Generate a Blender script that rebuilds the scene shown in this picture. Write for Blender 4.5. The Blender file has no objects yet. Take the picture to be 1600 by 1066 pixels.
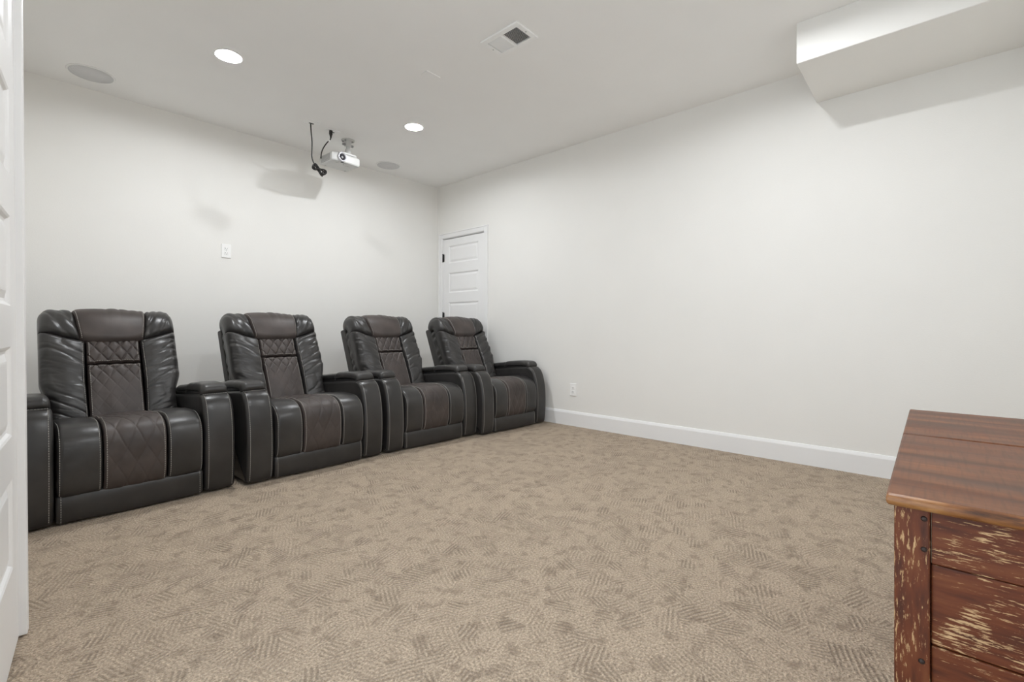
import bpy, bmesh, math, random
from mathutils import Vector, Matrix, noise
R = math.radians
PI = math.pi
random.seed(7)
scene = bpy.context.scene
COL = scene.collection

# ------------------------------------------------------------------ camera
cam_d = bpy.data.cameras.new('camera')
cam = bpy.data.objects.new('camera', cam_d)
COL.objects.link(cam)
cam_d.sensor_fit = 'HORIZONTAL'
cam_d.sensor_width = 36.0
cam_d.lens = 731.0 / 1600.0 * 36.0
cam_d.shift_y = -19.5 / 1600.0
cam_d.clip_start = 0.02
cam.location = (0, 0, 0.936)
cam.rotation_euler = (R(90), 0, -R(48.07))
scene.camera = cam

# ------------------------------------------------------------------ world, exposure
world = bpy.data.worlds.new('world')
scene.world = world
world.use_nodes = True
bg = world.node_tree.nodes['Background']
bg.inputs['Color'].default_value = (0.80, 0.90, 1.0, 1)
bg.inputs['Strength'].default_value = 2.2
scene.view_settings.view_transform = 'Standard'
scene.view_settings.look = 'None'
scene.view_settings.gamma = 1.0
scene.view_settings.use_curve_mapping = False
scene.view_settings.exposure = 0.07
LED_STRENGTH = 1380.0
LED_COLOR = (0.945, 0.972, 1.0, 1)
scene.cycles.max_bounces = 14
scene.cycles.diffuse_bounces = 10
scene.cycles.sample_clamp_indirect = 3.0
scene.cycles.use_denoising = True
# the doorway the daylight of the hall comes through
pd = bpy.data.lights.new('doorway_portal', 'AREA')
pd.shape = 'RECTANGLE'; pd.size = 2.06; pd.size_y = 1.54
pd.cycles.is_portal = True
portal = bpy.data.objects.new('doorway_portal', pd)
portal.location = (-0.225, 0.47, 1.03); portal.rotation_euler = (0, -R(90), 0)
COL.objects.link(portal)

# room dimensions
XR, YB, XL, YF, ZC = 3.745, 4.617, -0.09, -0.45, 2.70

# ------------------------------------------------------------------ materials
def new_mat(name):
    m = bpy.data.materials.new(name); m.use_nodes = True
    nt = m.node_tree; b = nt.nodes['Principled BSDF']
    return m, nt, b

def N(nt, typ, **kw):
    n = nt.nodes.new(typ)
    for k, v in kw.items():
        if k.startswith('i_'):
            n.inputs[k[2:].replace('_', ' ')].default_value = v
        else:
            setattr(n, k, v)
    return n

def ramp(nt, fac, stops):
    n = nt.nodes.new('ShaderNodeValToRGB')
    el = n.color_ramp.elements
    while len(el) < len(stops): el.new(0.5)
    for e, (p, c) in zip(el, stops):
        e.position = p; e.color = c if len(c) == 4 else (*c, 1)
    nt.links.new(fac, n.inputs[0])
    return n

def mixc(nt, fac, a, b, blend='MIX'):
    n = nt.nodes.new('ShaderNodeMix'); n.data_type = 'RGBA'; n.blend_type = blend
    for sock, v in ((n.inputs[0], fac), (n.inputs[6], a), (n.inputs[7], b)):
        if hasattr(v, 'is_output'): nt.links.new(v, sock)
        elif isinstance(v, (int, float)): sock.default_value = v
        else: sock.default_value = v if len(v) == 4 else (*v, 1)
    return n.outputs[2]

def math_n(nt, op, a, b=None, c=None):
    n = nt.nodes.new('ShaderNodeMath'); n.operation = op
    for s, v in zip(n.inputs, (a, b, c)):
        if v is None: continue
        if hasattr(v, 'is_output'): nt.links.new(v, s)
        else: s.default_value = v
    return n.outputs[0]

def coords(nt, scale=(1, 1, 1), rot=(0, 0, 0), loc=(0, 0, 0)):
    tc = nt.nodes.new('ShaderNodeTexCoord'); mp = nt.nodes.new('ShaderNodeMapping')
    mp.inputs['Location'].default_value = loc
    mp.inputs['Scale'].default_value = scale; mp.inputs['Rotation'].default_value = rot
    nt.links.new(tc.outputs['Object'], mp.inputs[0])
    return mp.outputs[0]

def noise_n(nt, vec, scale, detail=3, rough=0.5):
    n = N(nt, 'ShaderNodeTexNoise'); n.inputs['Scale'].default_value = scale
    n.inputs['Detail'].default_value = detail; n.inputs['Roughness'].default_value = rough
    nt.links.new(vec, n.inputs['Vector']); return n

def bump(nt, b, h, strength, dist=0.01):
    n = N(nt, 'ShaderNodeBump'); n.inputs['Strength'].default_value = strength
    n.inputs['Distance'].default_value = dist
    nt.links.new(h, n.inputs['Height']); nt.links.new(n.outputs[0], b.inputs['Normal'])

def simple(name, col, rough=0.5, metal=0.0, spec=0.5, var=0.04, vscale=6.0):
    m, nt, b = new_mat(name)
    v = coords(nt); n = noise_n(nt, v, vscale)
    lo = tuple(c * (1 - var) for c in col); hi = tuple(min(1, c * (1 + var)) for c in col)
    r = ramp(nt, n.outputs[0], [(0.3, lo), (0.7, hi)])
    nt.links.new(r.outputs[0], b.inputs['Base Color'])
    b.inputs['Roughness'].default_value = rough; b.inputs['Metallic'].default_value = metal
    b.inputs['Specular IOR Level'].default_value = spec
    return m

def paint(name, col, rough, grain, strength):
    m, nt, b = new_mat(name)
    v = coords(nt); n = noise_n(nt, v, 3.0, 2)
    r = ramp(nt, n.outputs[0], [(0.3, tuple(c * 0.985 for c in col)), (0.7, col)])
    nt.links.new(r.outputs[0], b.inputs['Base Color'])
    b.inputs['Roughness'].default_value = rough
    b.inputs['Specular IOR Level'].default_value = 0.3
    g = noise_n(nt, v, grain, 2, 0.6)
    bump(nt, b, g.outputs[0], strength, 0.004)
    return m

M = {}
M['wall'] = paint('wall_paint', (0.85, 0.842, 0.815), 0.75, 130, 0.12)
M['ceiling'] = paint('ceiling_paint', (0.92, 0.917, 0.905), 0.85, 120, 0.12)
M['trim'] = paint('white_trim_paint', (0.86, 0.86, 0.86), 0.38, 60, 0.02)
M['plate'] = simple('white_plastic', (0.92, 0.92, 0.91), 0.35, var=0.01)
M['slot'] = simple('dark_slot', (0.05, 0.05, 0.05), 0.6)
M['black_metal'] = simple('black_metal', (0.012, 0.012, 0.012), 0.4, spec=0.5)
M['screw'] = simple('painted_screw', (0.5, 0.5, 0.49), 0.4)
M['duct'] = simple('duct_interior', (0.06, 0.06, 0.058), 0.8)
M['grille'] = None
M['cord'] = simple('black_cord', (0.014, 0.013, 0.012), 0.45)
M['proj_white'] = simple('projector_white', (0.58, 0.58, 0.565), 0.35, var=0.015)
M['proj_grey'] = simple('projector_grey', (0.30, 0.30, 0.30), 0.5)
M['lens_ring'] = simple('lens_ring', (0.72, 0.72, 0.76), 0.25, 0.3)
M['thread'] = simple('thread', (0.40, 0.38, 0.35), 0.7)
M['pad_black'] = simple('black_plastic', (0.015, 0.014, 0.014), 0.45)
M['nail'] = simple('old_iron_nail', (0.045, 0.03, 0.025), 0.45, 0.5, var=0.3, vscale=80)

def lens_mat():
    m, nt, b = new_mat('lens_glass')
    lw = N(nt, 'ShaderNodeTexNoise'); lw.inputs['Scale'].default_value = 30
    r = ramp(nt, lw.outputs[0], [(0.3, (0.008, 0.008, 0.012)), (0.8, (0.03, 0.03, 0.045))])
    nt.links.new(r.outputs[0], b.inputs['Base Color'])
    b.inputs['Roughness'].default_value = 0.05; b.inputs['Coat Weight'].default_value = 1.0
    return m
M['lens'] = lens_mat()

def grille_mat():
    m, nt, b = new_mat('speaker_mesh')
    v = coords(nt, (260, 260, 260))
    vo = N(nt, 'ShaderNodeTexVoronoi'); vo.inputs['Scale'].default_value = 1.0; vo.inputs['Randomness'].default_value = 0.0
    nt.links.new(v, vo.inputs['Vector'])
    r = ramp(nt, vo.outputs['Distance'], [(0.25, (0.55, 0.55, 0.55)), (0.45, (0.80, 0.80, 0.805))])
    nt.links.new(r.outputs[0], b.inputs['Base Color']); b.inputs['Roughness'].default_value = 0.6
    return m
M['grille'] = grille_mat()

def emit_mat():
    m, nt, b = new_mat('led_diffuser')
    b.inputs['Base Color'].default_value = (0.9, 0.9, 0.9, 1)
    b.inputs['Emission Color'].default_value = LED_COLOR
    b.inputs['Emission Strength'].default_value = LED_STRENGTH
    return m
M['led'] = emit_mat()

def carpet_mat():
    m, nt, b = new_mat('patterned_carpet')
    v = coords(nt)
    # wobble the coordinates a little, then cells with ribs that run a different way in each
    wob = noise_n(nt, v, 9.0, 2)
    add = N(nt, 'ShaderNodeMixRGB', blend_type='LINEAR_LIGHT'); add.inputs[0].default_value = 0.008
    nt.links.new(v, add.inputs[1]); nt.links.new(wob.outputs['Color'], add.inputs[2])
    vec = add.outputs[0]
    vo = N(nt, 'ShaderNodeTexVoronoi'); vo.inputs['Scale'].default_value = 15.0
    nt.links.new(vec, vo.inputs['Vector'])
    sep = N(nt, 'ShaderNodeSeparateColor'); nt.links.new(vo.outputs['Color'], sep.inputs[0])
    q = math_n(nt, 'FLOOR', math_n(nt, 'MULTIPLY', sep.outputs[0], 3.999))
    ang = math_n(nt, 'ADD', math_n(nt, 'MULTIPLY', q, PI / 4), 0.35)
    sx = N(nt, 'ShaderNodeSeparateXYZ'); nt.links.new(vec, sx.inputs[0])
    t = math_n(nt, 'ADD', math_n(nt, 'MULTIPLY', sx.outputs[0], math_n(nt, 'COSINE', ang)),
               math_n(nt, 'MULTIPLY', sx.outputs[1], math_n(nt, 'SINE', ang)))
    rib = math_n(nt, 'SINE', math_n(nt, 'MULTIPLY', t, 2 * PI / 0.0150))
    rib01 = math_n(nt, 'MULTIPLY_ADD', rib, 0.5, 0.5)
    amp = math_n(nt, 'MULTIPLY_ADD', math_n(nt, 'POWER', sep.outputs[1], 1.5), 0.85, 0.25)
    ribm = math_n(nt, 'MULTIPLY', rib01, amp)
    fine = noise_n(nt, v, 150, 2, 0.7)
    fr_ = N(nt, 'ShaderNodeMapRange'); fr_.inputs[1].default_value = 0.22; fr_.inputs[2].default_value = 0.78
    nt.links.new(fine.outputs[0], fr_.inputs[0])
    loops = N(nt, 'ShaderNodeTexVoronoi'); loops.inputs['Scale'].default_value = 170
    nt.links.new(v, loops.inputs['Vector'])
    base = mixc(nt, fr_.outputs[0], (0.15, 0.104, 0.067), (0.81, 0.66, 0.50))
    base = mixc(nt, math_n(nt, 'MULTIPLY', ribm, 0.62), base, (0.185, 0.135, 0.092))
    # darker flecks, scattered through the pattern
    bl = noise_n(nt, vec, 17.0, 3, 0.6)
    blm = ramp(nt, bl.outputs[0], [(0.53, (0, 0, 0)), (0.66, (1, 1, 1))])
    base = mixc(nt, math_n(nt, 'MULTIPLY', blm.outputs[0], 0.52), base, (0.19, 0.138, 0.095))
    br = noise_n(nt, v, 1.3, 2)
    base = mixc(nt, math_n(nt, 'MULTIPLY', br.outputs[0], 0.15), base, (0.27, 0.22, 0.165))
    nt.links.new(base, b.inputs['Base Color'])
    b.inputs['Roughness'].default_value = 0.95; b.inputs['Specular IOR Level'].default_value = 0.1
    b.inputs['Sheen Weight'].default_value = 0.15
    h = math_n(nt, 'ADD', math_n(nt, 'MULTIPLY', ribm, -0.8), math_n(nt, 'ADD', fine.outputs[0], math_n(nt, 'MULTIPLY', loops.outputs['Distance'], -0.7)))
    bump(nt, b, h, 0.8, 0.006)
    return m
M['carpet'] = carpet_mat()

def leather(name, c1, c2, c3, r0, r1, spec=0.5):
    m, nt, b = new_mat(name)
    v = coords(nt, loc=(3.137, 1.771, 2.391))
    n = noise_n(nt, v, 6.0, 4, 0.5)
    r = ramp(nt, n.outputs[0], [(0.18, c1), (0.5, c2), (0.82, c3)])
    nt.links.new(r.outputs[0], b.inputs['Base Color'])
    rr = N(nt, 'ShaderNodeMapRange'); rr.inputs[3].default_value = r0; rr.inputs[4].default_value = r1
    nt.links.new(n.outputs[0], rr.inputs[0]); nt.links.new(rr.outputs[0], b.inputs['Roughness'])
    b.inputs['Specular IOR Level'].default_value = spec
    vo = N(nt, 'ShaderNodeTexVoronoi'); vo.inputs['Scale'].default_value = 330
    nt.links.new(v, vo.inputs['Vector'])
    cr = noise_n(nt, v, 16.0, 2, 0.45)
    h = math_n(nt, 'ADD', math_n(nt, 'MULTIPLY', vo.outputs['Distance'], 0.06), math_n(nt, 'MULTIPLY', cr.outputs[0], 1.4))
    bump(nt, b, h, 0.20, 0.004)
    return m
M['leather'] = leather('charcoal_leather', (0.020, 0.0188, 0.0182), (0.031, 0.029, 0.028), (0.047, 0.044, 0.042), 0.26, 0.42)
M['brown'] = leather('brown_leather', (0.036, 0.0285, 0.026), (0.058, 0.046, 0.042), (0.090, 0.072, 0.065), 0.38, 0.55, 0.4)
M['shell'] = leather('back_panel_vinyl', (0.040, 0.038, 0.036), (0.050, 0.047, 0.044), (0.060, 0.056, 0.053), 0.5, 0.6, 0.35)

def worn_paint(name, grain_axis):
    # red-brown paint rubbed through to pale wood along the grain
    m, nt, b = new_mat(name)
    sc = {'y': (230, 36, 300), 'z': (260, 260, 48), 'x': (36, 230, 230)}[grain_axis]
    v = coords(nt, sc)
    n = noise_n(nt, v, 1.0, 6, 0.68)
    v2 = coords(nt); n2 = noise_n(nt, v2, 13.0, 4)
    s = math_n(nt, 'ADD', n.outputs[0], math_n(nt, 'MULTIPLY', math_n(nt, 'SUBTRACT', n2.outputs[0], 0.5), 0.55))
    t0 = 0.56 if grain_axis == 'z' else 0.575
    mask = ramp(nt, s, [(t0, (0, 0, 0)), (t0 + 0.05, (1, 1, 1))])
    pn = noise_n(nt, coords(nt, tuple(x * 0.25 for x in sc)), 1.0, 4)
    pc = ramp(nt, pn.outputs[0], [(0.25, (0.045, 0.014, 0.007)), (0.5, (0.130, 0.033, 0.011)), (0.8, (0.19, 0.060, 0.020))])
    wc = ramp(nt, n2.outputs[0], [(0.3, (0.42, 0.23, 0.10)), (0.7, (0.60, 0.40, 0.21))])
    nt.links.new(mixc(nt, mask.outputs[0], pc.outputs[0], wc.outputs[0]), b.inputs['Base Color'])
    b.inputs['Roughness'].default_value = 0.5; b.inputs['Specular IOR Level'].default_value = 0.3
    hh = math_n(nt, 'ADD', math_n(nt, 'MULTIPLY', mask.outputs[0], -0.5), math_n(nt, 'MULTIPLY', pn.outputs[0], 0.7))
    bump(nt, b, hh, 0.35, 0.003)
    return m
M['paint_h'] = worn_paint('worn_red_paint_rail', 'y')
M['paint_v'] = worn_paint('worn_red_paint_post', 'z')

def lid_wood():
    m, nt, b = new_mat('stained_lid_wood')
    v = coords(nt, (1, 0.16, 1))
    d = noise_n(nt, coords(nt, (1, 0.7, 1), loc=(0.3, 0.2, 0.1)), 9.0, 4, 0.6)
    w = N(nt, 'ShaderNodeTexWave', wave_type='RINGS', rings_direction='Y')
    w.inputs['Scale'].default_value = 5.0; w.inputs['Distortion'].default_value = 7.0
    w.inputs['Detail'].default_value = 3.0; w.inputs['Detail Scale'].default_value = 1.2
    nt.links.new(v, w.inputs['Vector'])
    v3 = coords(nt, (9, 150, 9)); tick = noise_n(nt, v3, 1.0, 2)
    g = noise_n(nt, coords(nt, (70, 4.5, 70)), 1.0, 5, 0.6)
    f = math_n(nt, 'ADD', math_n(nt, 'MULTIPLY', w.outputs['Fac'], 0.35), math_n(nt, 'MULTIPLY', g.outputs[0], 0.65))
    c = ramp(nt, f, [(0.22, (0.075, 0.025, 0.010)), (0.5, (0.165, 0.056, 0.021)), (0.75, (0.25, 0.098, 0.040))])
    c2 = mixc(nt, ramp(nt, d.outputs[0], [(0.35, (0, 0, 0)), (0.7, (0.75, 0.75, 0.75))]).outputs[0], c.outputs[0], (0.105, 0.060, 0.042))
    tk = ramp(nt, tick.outputs[0], [(0.50, (0, 0, 0)), (0.66, (1, 1, 1))])
    c3 = mixc(nt, math_n(nt, 'MULTIPLY', tk.outputs[0], 0.35), c2, (0.075, 0.035, 0.02))
    nt.links.new(c3, b.inputs['Base Color'])
    b.inputs['Roughness'].default_value = 0.45; b.inputs['Specular IOR Level'].default_value = 0.25
    bump(nt, b, math_n(nt, 'ADD', w.outputs['Fac'], math_n(nt, 'MULTIPLY', tick.outputs[0], 0.7)), 0.12, 0.003)
    return m
M['lid'] = lid_wood()

def edge_wood():
    m, nt, b = new_mat('worn_lid_edge')
    n = noise_n(nt, coords(nt, (50, 9, 50)), 1.0, 5, 0.65)
    r = ramp(nt, n.outputs[0], [(0.30, (0.045, 0.016, 0.008)), (0.45, (0.20, 0.075, 0.022)), (0.62, (0.34, 0.155, 0.05)), (0.78, (0.52, 0.31, 0.14))])
    nt.links.new(r.outputs[0], b.inputs['Base Color']); b.inputs['Roughness'].default_value = 0.35
    bump(nt, b, n.outputs[0], 0.2, 0.003)
    return m
M['edge'] = edge_wood()

# ------------------------------------------------------------------ mesh helpers
def link(name, me, parent=None, mat=None):
    if mat is not None: me.materials.append(mat)
    o = bpy.data.objects.new(name, me); COL.objects.link(o)
    if parent is not None: o.parent = parent
    return o

def finish(bm, name, mat, parent=None, smooth=False):
    bmesh.ops.recalc_face_normals(bm, faces=bm.faces[:])
    me = bpy.data.meshes.new(name); bm.to_mesh(me); bm.free()
    if smooth: me.polygons.foreach_set('use_smooth', [True] * len(me.polygons))
    return link(name, me, parent, mat)

def tag(o, label, cat, group=None, kind=None):
    o['label'] = label; o['category'] = cat
    if group: o['group'] = group
    if kind: o['kind'] = kind
    return o

def empty(name, loc=(0, 0, 0), rz=0.0):
    o = bpy.data.objects.new(name, None); COL.objects.link(o)
    o.location = loc; o.rotation_euler = (0, 0, rz); o.empty_display_size = 0.1
    return o

def add_box(bm, x0, x1, y0, y1, z0, z1, bev=0.0, seg=2):
    g = bmesh.ops.create_cube(bm, size=1.0)
    for v in g['verts']:
        v.co = Vector(((x0 + x1) / 2 + v.co.x * (x1 - x0), (y0 + y1) / 2 + v.co.y * (y1 - y0), (z0 + z1) / 2 + v.co.z * (z1 - z0)))
    if bev > 0:
        es = list({e for v in g['verts'] for e in v.link_edges})
        bmesh.ops.bevel(bm, geom=es, offset=bev, segments=seg, affect='EDGES', profile=0.5)

def box(name, x0, x1, y0, y1, z0, z1, mat, parent=None, bev=0.0, seg=2, smooth=False):
    bm = bmesh.new(); add_box(bm, x0, x1, y0, y1, z0, z1, bev, seg)
    return finish(bm, name, mat, parent, smooth)

def lathe(name, prof, mat, parent=None, seg=48, axis='z', smooth=True, loc=(0, 0, 0), caps=True):
    # prof: list of (radius, height)
    bm = bmesh.new(); rings = []
    for r, h in prof:
        ring = []
        for k in range(seg):
            a = 2 * PI * k / seg
            p = (r * math.cos(a), r * math.sin(a), h)
            if axis == 'y': p = (p[0], p[2], p[1])
            if axis == 'x': p = (p[2], p[0], p[1])
            ring.append(bm.verts.new(p))
        rings.append(ring)
    for A, B in zip(rings, rings[1:]):
        for k in range(seg):
            bm.faces.new((A[k], A[(k + 1) % seg], B[(k + 1) % seg], B[k]))
    if caps: bm.faces.new(rings[0]); bm.faces.new(rings[-1])
    o = finish(bm, name, mat, parent, smooth); o.location = loc
    return o

def catmull(P, n):
    P = [Vector(p) for p in P]; out = []
    Q = [2 * P[0] - P[1]] + P + [2 * P[-1] - P[-2]]
    for i in range(1, len(Q) - 2):
        a, b, c, d = Q[i - 1], Q[i], Q[i + 1], Q[i + 2]
        for k in range(n):
            t = k / n
            out.append(0.5 * ((2 * b) + (c - a) * t + (2 * a - 5 * b + 4 * c - d) * t * t + (3 * b - a - 3 * c + d) * t ** 3))
    out.append(P[-1]); return out

def tube(name, pts, r, mat, parent=None, seg=8, sub=6):
    pts = catmull(pts, sub); bm = bmesh.new(); rings = []
    up = Vector((0.31, 0.52, 0.79)).normalized()
    for i, p in enumerate(pts):
        t = (pts[min(i + 1, len(pts) - 1)] - pts[max(i - 1, 0)])
        t = t.normalized() if t.length > 1e-9 else Vector((0, 0, 1))
        u = t.cross(up)
        u = u.normalized() if u.length > 1e-4 else t.orthogonal().normalized()
        w = t.cross(u); up = w if False else up
        rings.append([bm.verts.new(p + r * (math.cos(2 * PI * k / seg) * u + math.sin(2 * PI * k / seg) * w)) for k in range(seg)])
    for A, B in zip(rings, rings[1:]):
        for k in range(seg):
            bm.faces.new((A[k], A[(k + 1) % seg], B[(k + 1) % seg], B[k]))
    bm.faces.new(rings[0]); bm.faces.new(rings[-1])
    return finish(bm, name, mat, parent, True)

def copy_tree(o, parent=None):
    c = o.copy(); COL.objects.link(c); c.parent = parent
    for ch in list(o.children): copy_tree(ch, c)
    return c

# ------------------------------------------------------------------ the room
def struct(o, label, cat): return tag(o, label, cat, kind='structure')

T = 0.14
OY0, OY1, OZ = -0.30, 1.24, 2.06           # doorway in the left wall
struct(box('floor', XL - T, XR + T, YF - T, YB + T, -0.12, 0, M['carpet']), 'beige and brown patterned loop carpet over the whole floor', 'floor')
LIGHTS = [(1.028, 3.39), (2.474, 3.375), (2.40, 0.735), (1.03, 0.735)]
HOLE = 0.074
bm = bmesh.new()
def ceil_cell(a0, a1, b0, b1): bm.faces.new([bm.verts.new((x, y, ZC)) for x, y in ((a0, b0), (a1, b0), (a1, b1), (a0, b1))])
X0_, X1_, Y0_, Y1_ = XL - T, XR + T, YF - T, YB + T
for (xa, ya), (xb, yb), lo_, hi_ in ((LIGHTS[3], LIGHTS[2], Y0_, 2.0), (LIGHTS[0], LIGHTS[1], 2.0, Y1_)):
    for x, y, a0, a1 in ((xa, ya, X0_, 1.7), (xb, yb, 1.7, X1_)):
        q = 0.15
        ceil_cell(a0, a1, lo_, y - q); ceil_cell(a0, a1, y + q, hi_); ceil_cell(a0, x - q, y - q, y + q); ceil_cell(x + q, a1, y - q, y + q)
        n_ = 48; inner, outer = [], []
        for k in range(n_):
            a = 2 * PI * k / n_; ca, sa = math.cos(a), math.sin(a); m = q / max(abs(ca), abs(sa))
            inner.append(bm.verts.new((x + HOLE * ca, y + HOLE * sa, ZC))); outer.append(bm.verts.new((x + m * ca, y + m * sa, ZC)))
        for k in range(n_): bm.faces.new((inner[k], inner[(k + 1) % n_], outer[(k + 1) % n_], outer[k]))
bmesh.ops.remove_doubles(bm, verts=bm.verts[:], dist=1e-5)
add_box(bm, XL - T, XR + T, YF - T, YB + T, ZC + 0.06, ZC + 0.12)
struct(finish(bm, 'ceiling', M['ceiling']), 'flat off-white painted ceiling', 'ceiling')
struct(box('wall_back', XL - T, XR + T, YB, YB + T, 0, ZC, M['wall']), 'warm white wall behind the four recliners', 'wall')
DY0, DY1, DZ = 3.782, 4.516, 2.045         # opening for the small door
bm = bmesh.new()
add_box(bm, XR, XR + T, YF - T, DY0, 0, ZC); add_box(bm, XR, XR + T, DY1, YB, 0, ZC); add_box(bm, XR, XR + T, DY0, DY1, DZ, ZC)
add_box(bm, XR + 0.06, XR + T, DY0, DY1, 0, DZ)
struct(finish(bm, 'wall_right', M['wall']), 'long warm white wall on the right with a door in its far corner', 'wall')
bm = bmesh.new()
add_box(bm, XL - T, XL, OY1, YB, 0, ZC); add_box(bm, XL - T, XL, YF, OY0, 0, ZC); add_box(bm, XL - T, XL, OY0, OY1, OZ, ZC)
struct(finish(bm, 'wall_left', M['wall']), 'white wall on the left with the open doorway', 'wall')
struct(box('wall_front', XL - T, XR + T, YF - T, YF, 0, ZC, M['wall']), 'warm white wall at the chest end of the room', 'wall')
struct(box('ceiling_soffit', 3.112, XR, YF, 0.584, 2.467, ZC, M['wall'], bev=0.003, seg=1), 'boxed drywall soffit where the right wall meets the ceiling', 'soffit')

def baseboard(name, p0, p1, nrm, label):
    # extruded profile with a bevelled top
    prof = [(0, 0), (0.015, 0), (0.015, 0.118), (0.013, 0.124), (0.006, 0.139), (0, 0.141)]
    bm = bmesh.new(); rings = []
    for p in (p0, p1):
        rings.append([bm.verts.new((p[0] + nrm[0] * a, p[1] + nrm[1] * a, b)) for a, b in prof])
    k = len(prof)
    for i in range(k):
        bm.faces.new((rings[0][i], rings[0][(i + 1) % k], rings[1][(i + 1) % k], rings[1][i]))
    bm.faces.new(rings[0]); bm.faces.new(rings[1])
    struct(finish(bm, name, M['trim']), label, 'baseboard')
baseboard('baseboard_right', (XR, YF), (XR, 3.72), (-1, 0), 'white baseboard along the long right wall')
baseboard('baseboard_back', (XL, YB), (XR, YB), (0, -1), 'white baseboard behind the recliners')
baseboard('baseboard_left', (XL, 1.32), (XL, YB), (1, 0), 'white baseboard behind the open panel door')
baseboard('baseboard_front', (XL, YF), (XR, YF), (0, 1), 'white baseboard behind the wooden chest')

PANELS = [(0.245, 0.50), (0.62, 0.875), (0.99, 1.245), (1.36, 1.605), (1.72, 1.935)]

def door_slab(parent, s0, s1, h, th, stile):
    """Leaf in local coords: x = depth (front face at x=0, body behind at +x), y = s along the width, z up; five recessed panels."""
    bm = bmesh.new()
    add_box(bm, 0, th, s0, s0 + stile, 0, h); add_box(bm, 0, th, s1 - stile, s1, 0, h)
    zs = [0] + [q for p in PANELS for q in p] + [h]
    for a, b in zip(zs[::2], zs[1::2]):
        add_box(bm, 0, th, s0 + stile, s1 - stile, a, b)
    finish(bm, 'door_frame', M['trim'], parent)
    for a, b in PANELS:
        bm = bmesh.new()
        y0, y1 = s0 + stile, s1 - stile
        def ring(ins, dep): return [bm.verts.new((dep, y, z)) for y, z in ((y0 + ins, a + ins), (y1 - ins, a + ins), (y1 - ins, b - ins), (y0 + ins, b - ins))]
        rs = [ring(0, 0.0), ring(0.006, 0.003), ring(0.012, 0.0095), ring(0.020, 0.011), ring(0.040, 0.0045), ring(0.046, 0.004)]
        for A, B in zip(rs, rs[1:]):
            for k in range(4): bm.faces.new((A[k], A[(k + 1) % 4], B[(k + 1) % 4], B[k]))
        bm.faces.new(rs[-1])
        bk = [bm.verts.new((th - 0.008, y, z)) for y, z in ((y0, a), (y1, a), (y1, b), (y0, b))]
        for k in range(4): bm.faces.new((rs[0][k], rs[0][(k + 1) % 4], bk[(k + 1) % 4], bk[k]))
        bm.faces.new(bk)
        finish(bm, 'door_panel', M['trim'], parent)

# small door in the far corner of the right wall
d1 = empty('door_1', (XR + 0.004, 0, 0.012))
struct(d1, 'white five-panel door with black hinges in the far corner', 'door')
door_slab(d1, 3.793, 4.505, 2.017, 0.035, 0.095)
for z in (0.24, 1.075, 1.795):
    hb = bmesh.new()
    add_box(hb, -0.004, 0.004, 4.490, 4.512, z - 0.045, z + 0.045)
    h = finish(hb, 'hinge', M['black_metal'], d1)
    h['label'] = 'black door hinge'
    lathe('hinge_pin', [(0.002, -0.052), (0.0065, -0.05), (0.0065, 0.05), (0.002, 0.054)], M['black_metal'], h, 12, loc=(-0.008, 4.510, z))
    if z > 1.5:
        lathe('hinge_stop', [(0.004, 0), (0.004, 0.03), (0.007, 0.031), (0.007, 0.038)], M['black_metal'], h, 10, axis='y', loc=(-0.010, 4.516, z + 0.045))
lathe('door_knob', [(0.030, 0.0), (0.030, -0.006), (0.010, -0.010), (0.010, -0.028), (0.026, -0.036), (0.029, -0.05), (0.022, -0.062), (0.001, -0.066)], M['black_metal'], d1, 24, axis='x', loc=(0, 3.855, 0.93))

def casing(name, label, xf, sgn, y0, y1, z1, w):
    """Door casing on a wall at x = xf, projecting by sgn; opening y0..y1, head z1."""
    root = empty(name, (xf, (y0 + y1) / 2, 0)); root.rotation_euler = (0, 0, 0)
    c = (y0 + y1) / 2
    def piece(nm, a0, a1, b0, b1):
        bm = bmesh.new()
        x = sorted((0, sgn * 0.013)); add_box(bm, x[0], x[1], a0 - c, a1 - c, b0, b1, 0.003, 1)
        finish(bm, nm, M['trim'], root)
    piece('side_casing', y0 - w, y0, 0, z1 + w); piece('side_casing', y1, y1 + w, 0, z1 + w); piece('head_casing', y0, y1, z1, z1 + w)
    # back band: the thicker outer edge of the casing
    def band(nm, a0, a1, b0, b1):
        x = sorted((0, sgn * 0.019)); bm = bmesh.new(); add_box(bm, x[0], x[1], a0 - c, a1 - c, b0, b1, 0.003, 1)
        finish(bm, nm, M['trim'], root)
    band('back_band', y0 - w - 0.002, y0 - w + 0.012, 0, z1 + w + 0.002); band('back_band', y1 + w - 0.012, y1 + w + 0.002, 0, z1 + w + 0.002)
    band('back_band', y0 - w, y1 + w, z1 + w - 0.012, z1 + w + 0.002)
    # jamb
    jx = sorted((0, -sgn * 0.055)); 
    for a0, a1, b0, b1 in ((y0 - 0.0, y0 + 0.008, 0, z1), (y1 - 0.008, y1, 0, z1), (y0, y1, z1 - 0.006, z1)):
        bm = bmesh.new(); add_box(bm, jx[0], jx[1], a0 - c, a1 - c, b0, b1); finish(bm, 'jamb', M['trim'], root)
    struct(root, label, 'door trim')
casing('trim_1', 'white casing around the far corner door', XR, -1, 3.782, 4.516, 2.045, 0.060)
casing('trim_2', 'white casing around the open doorway on the left', XL, 1, OY0, OY1, OZ, 0.065)

# big open leaf on the left, swung back against the wall
ld = Vector((0.117, 0.9931)); B0 = Vector((0.056, 2.05))
d2 = empty('door_2', (B0.x, B0.y, 0.010))
d2.rotation_euler = (0, R(-0.38), math.atan2(-ld.x, ld.y))
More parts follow.
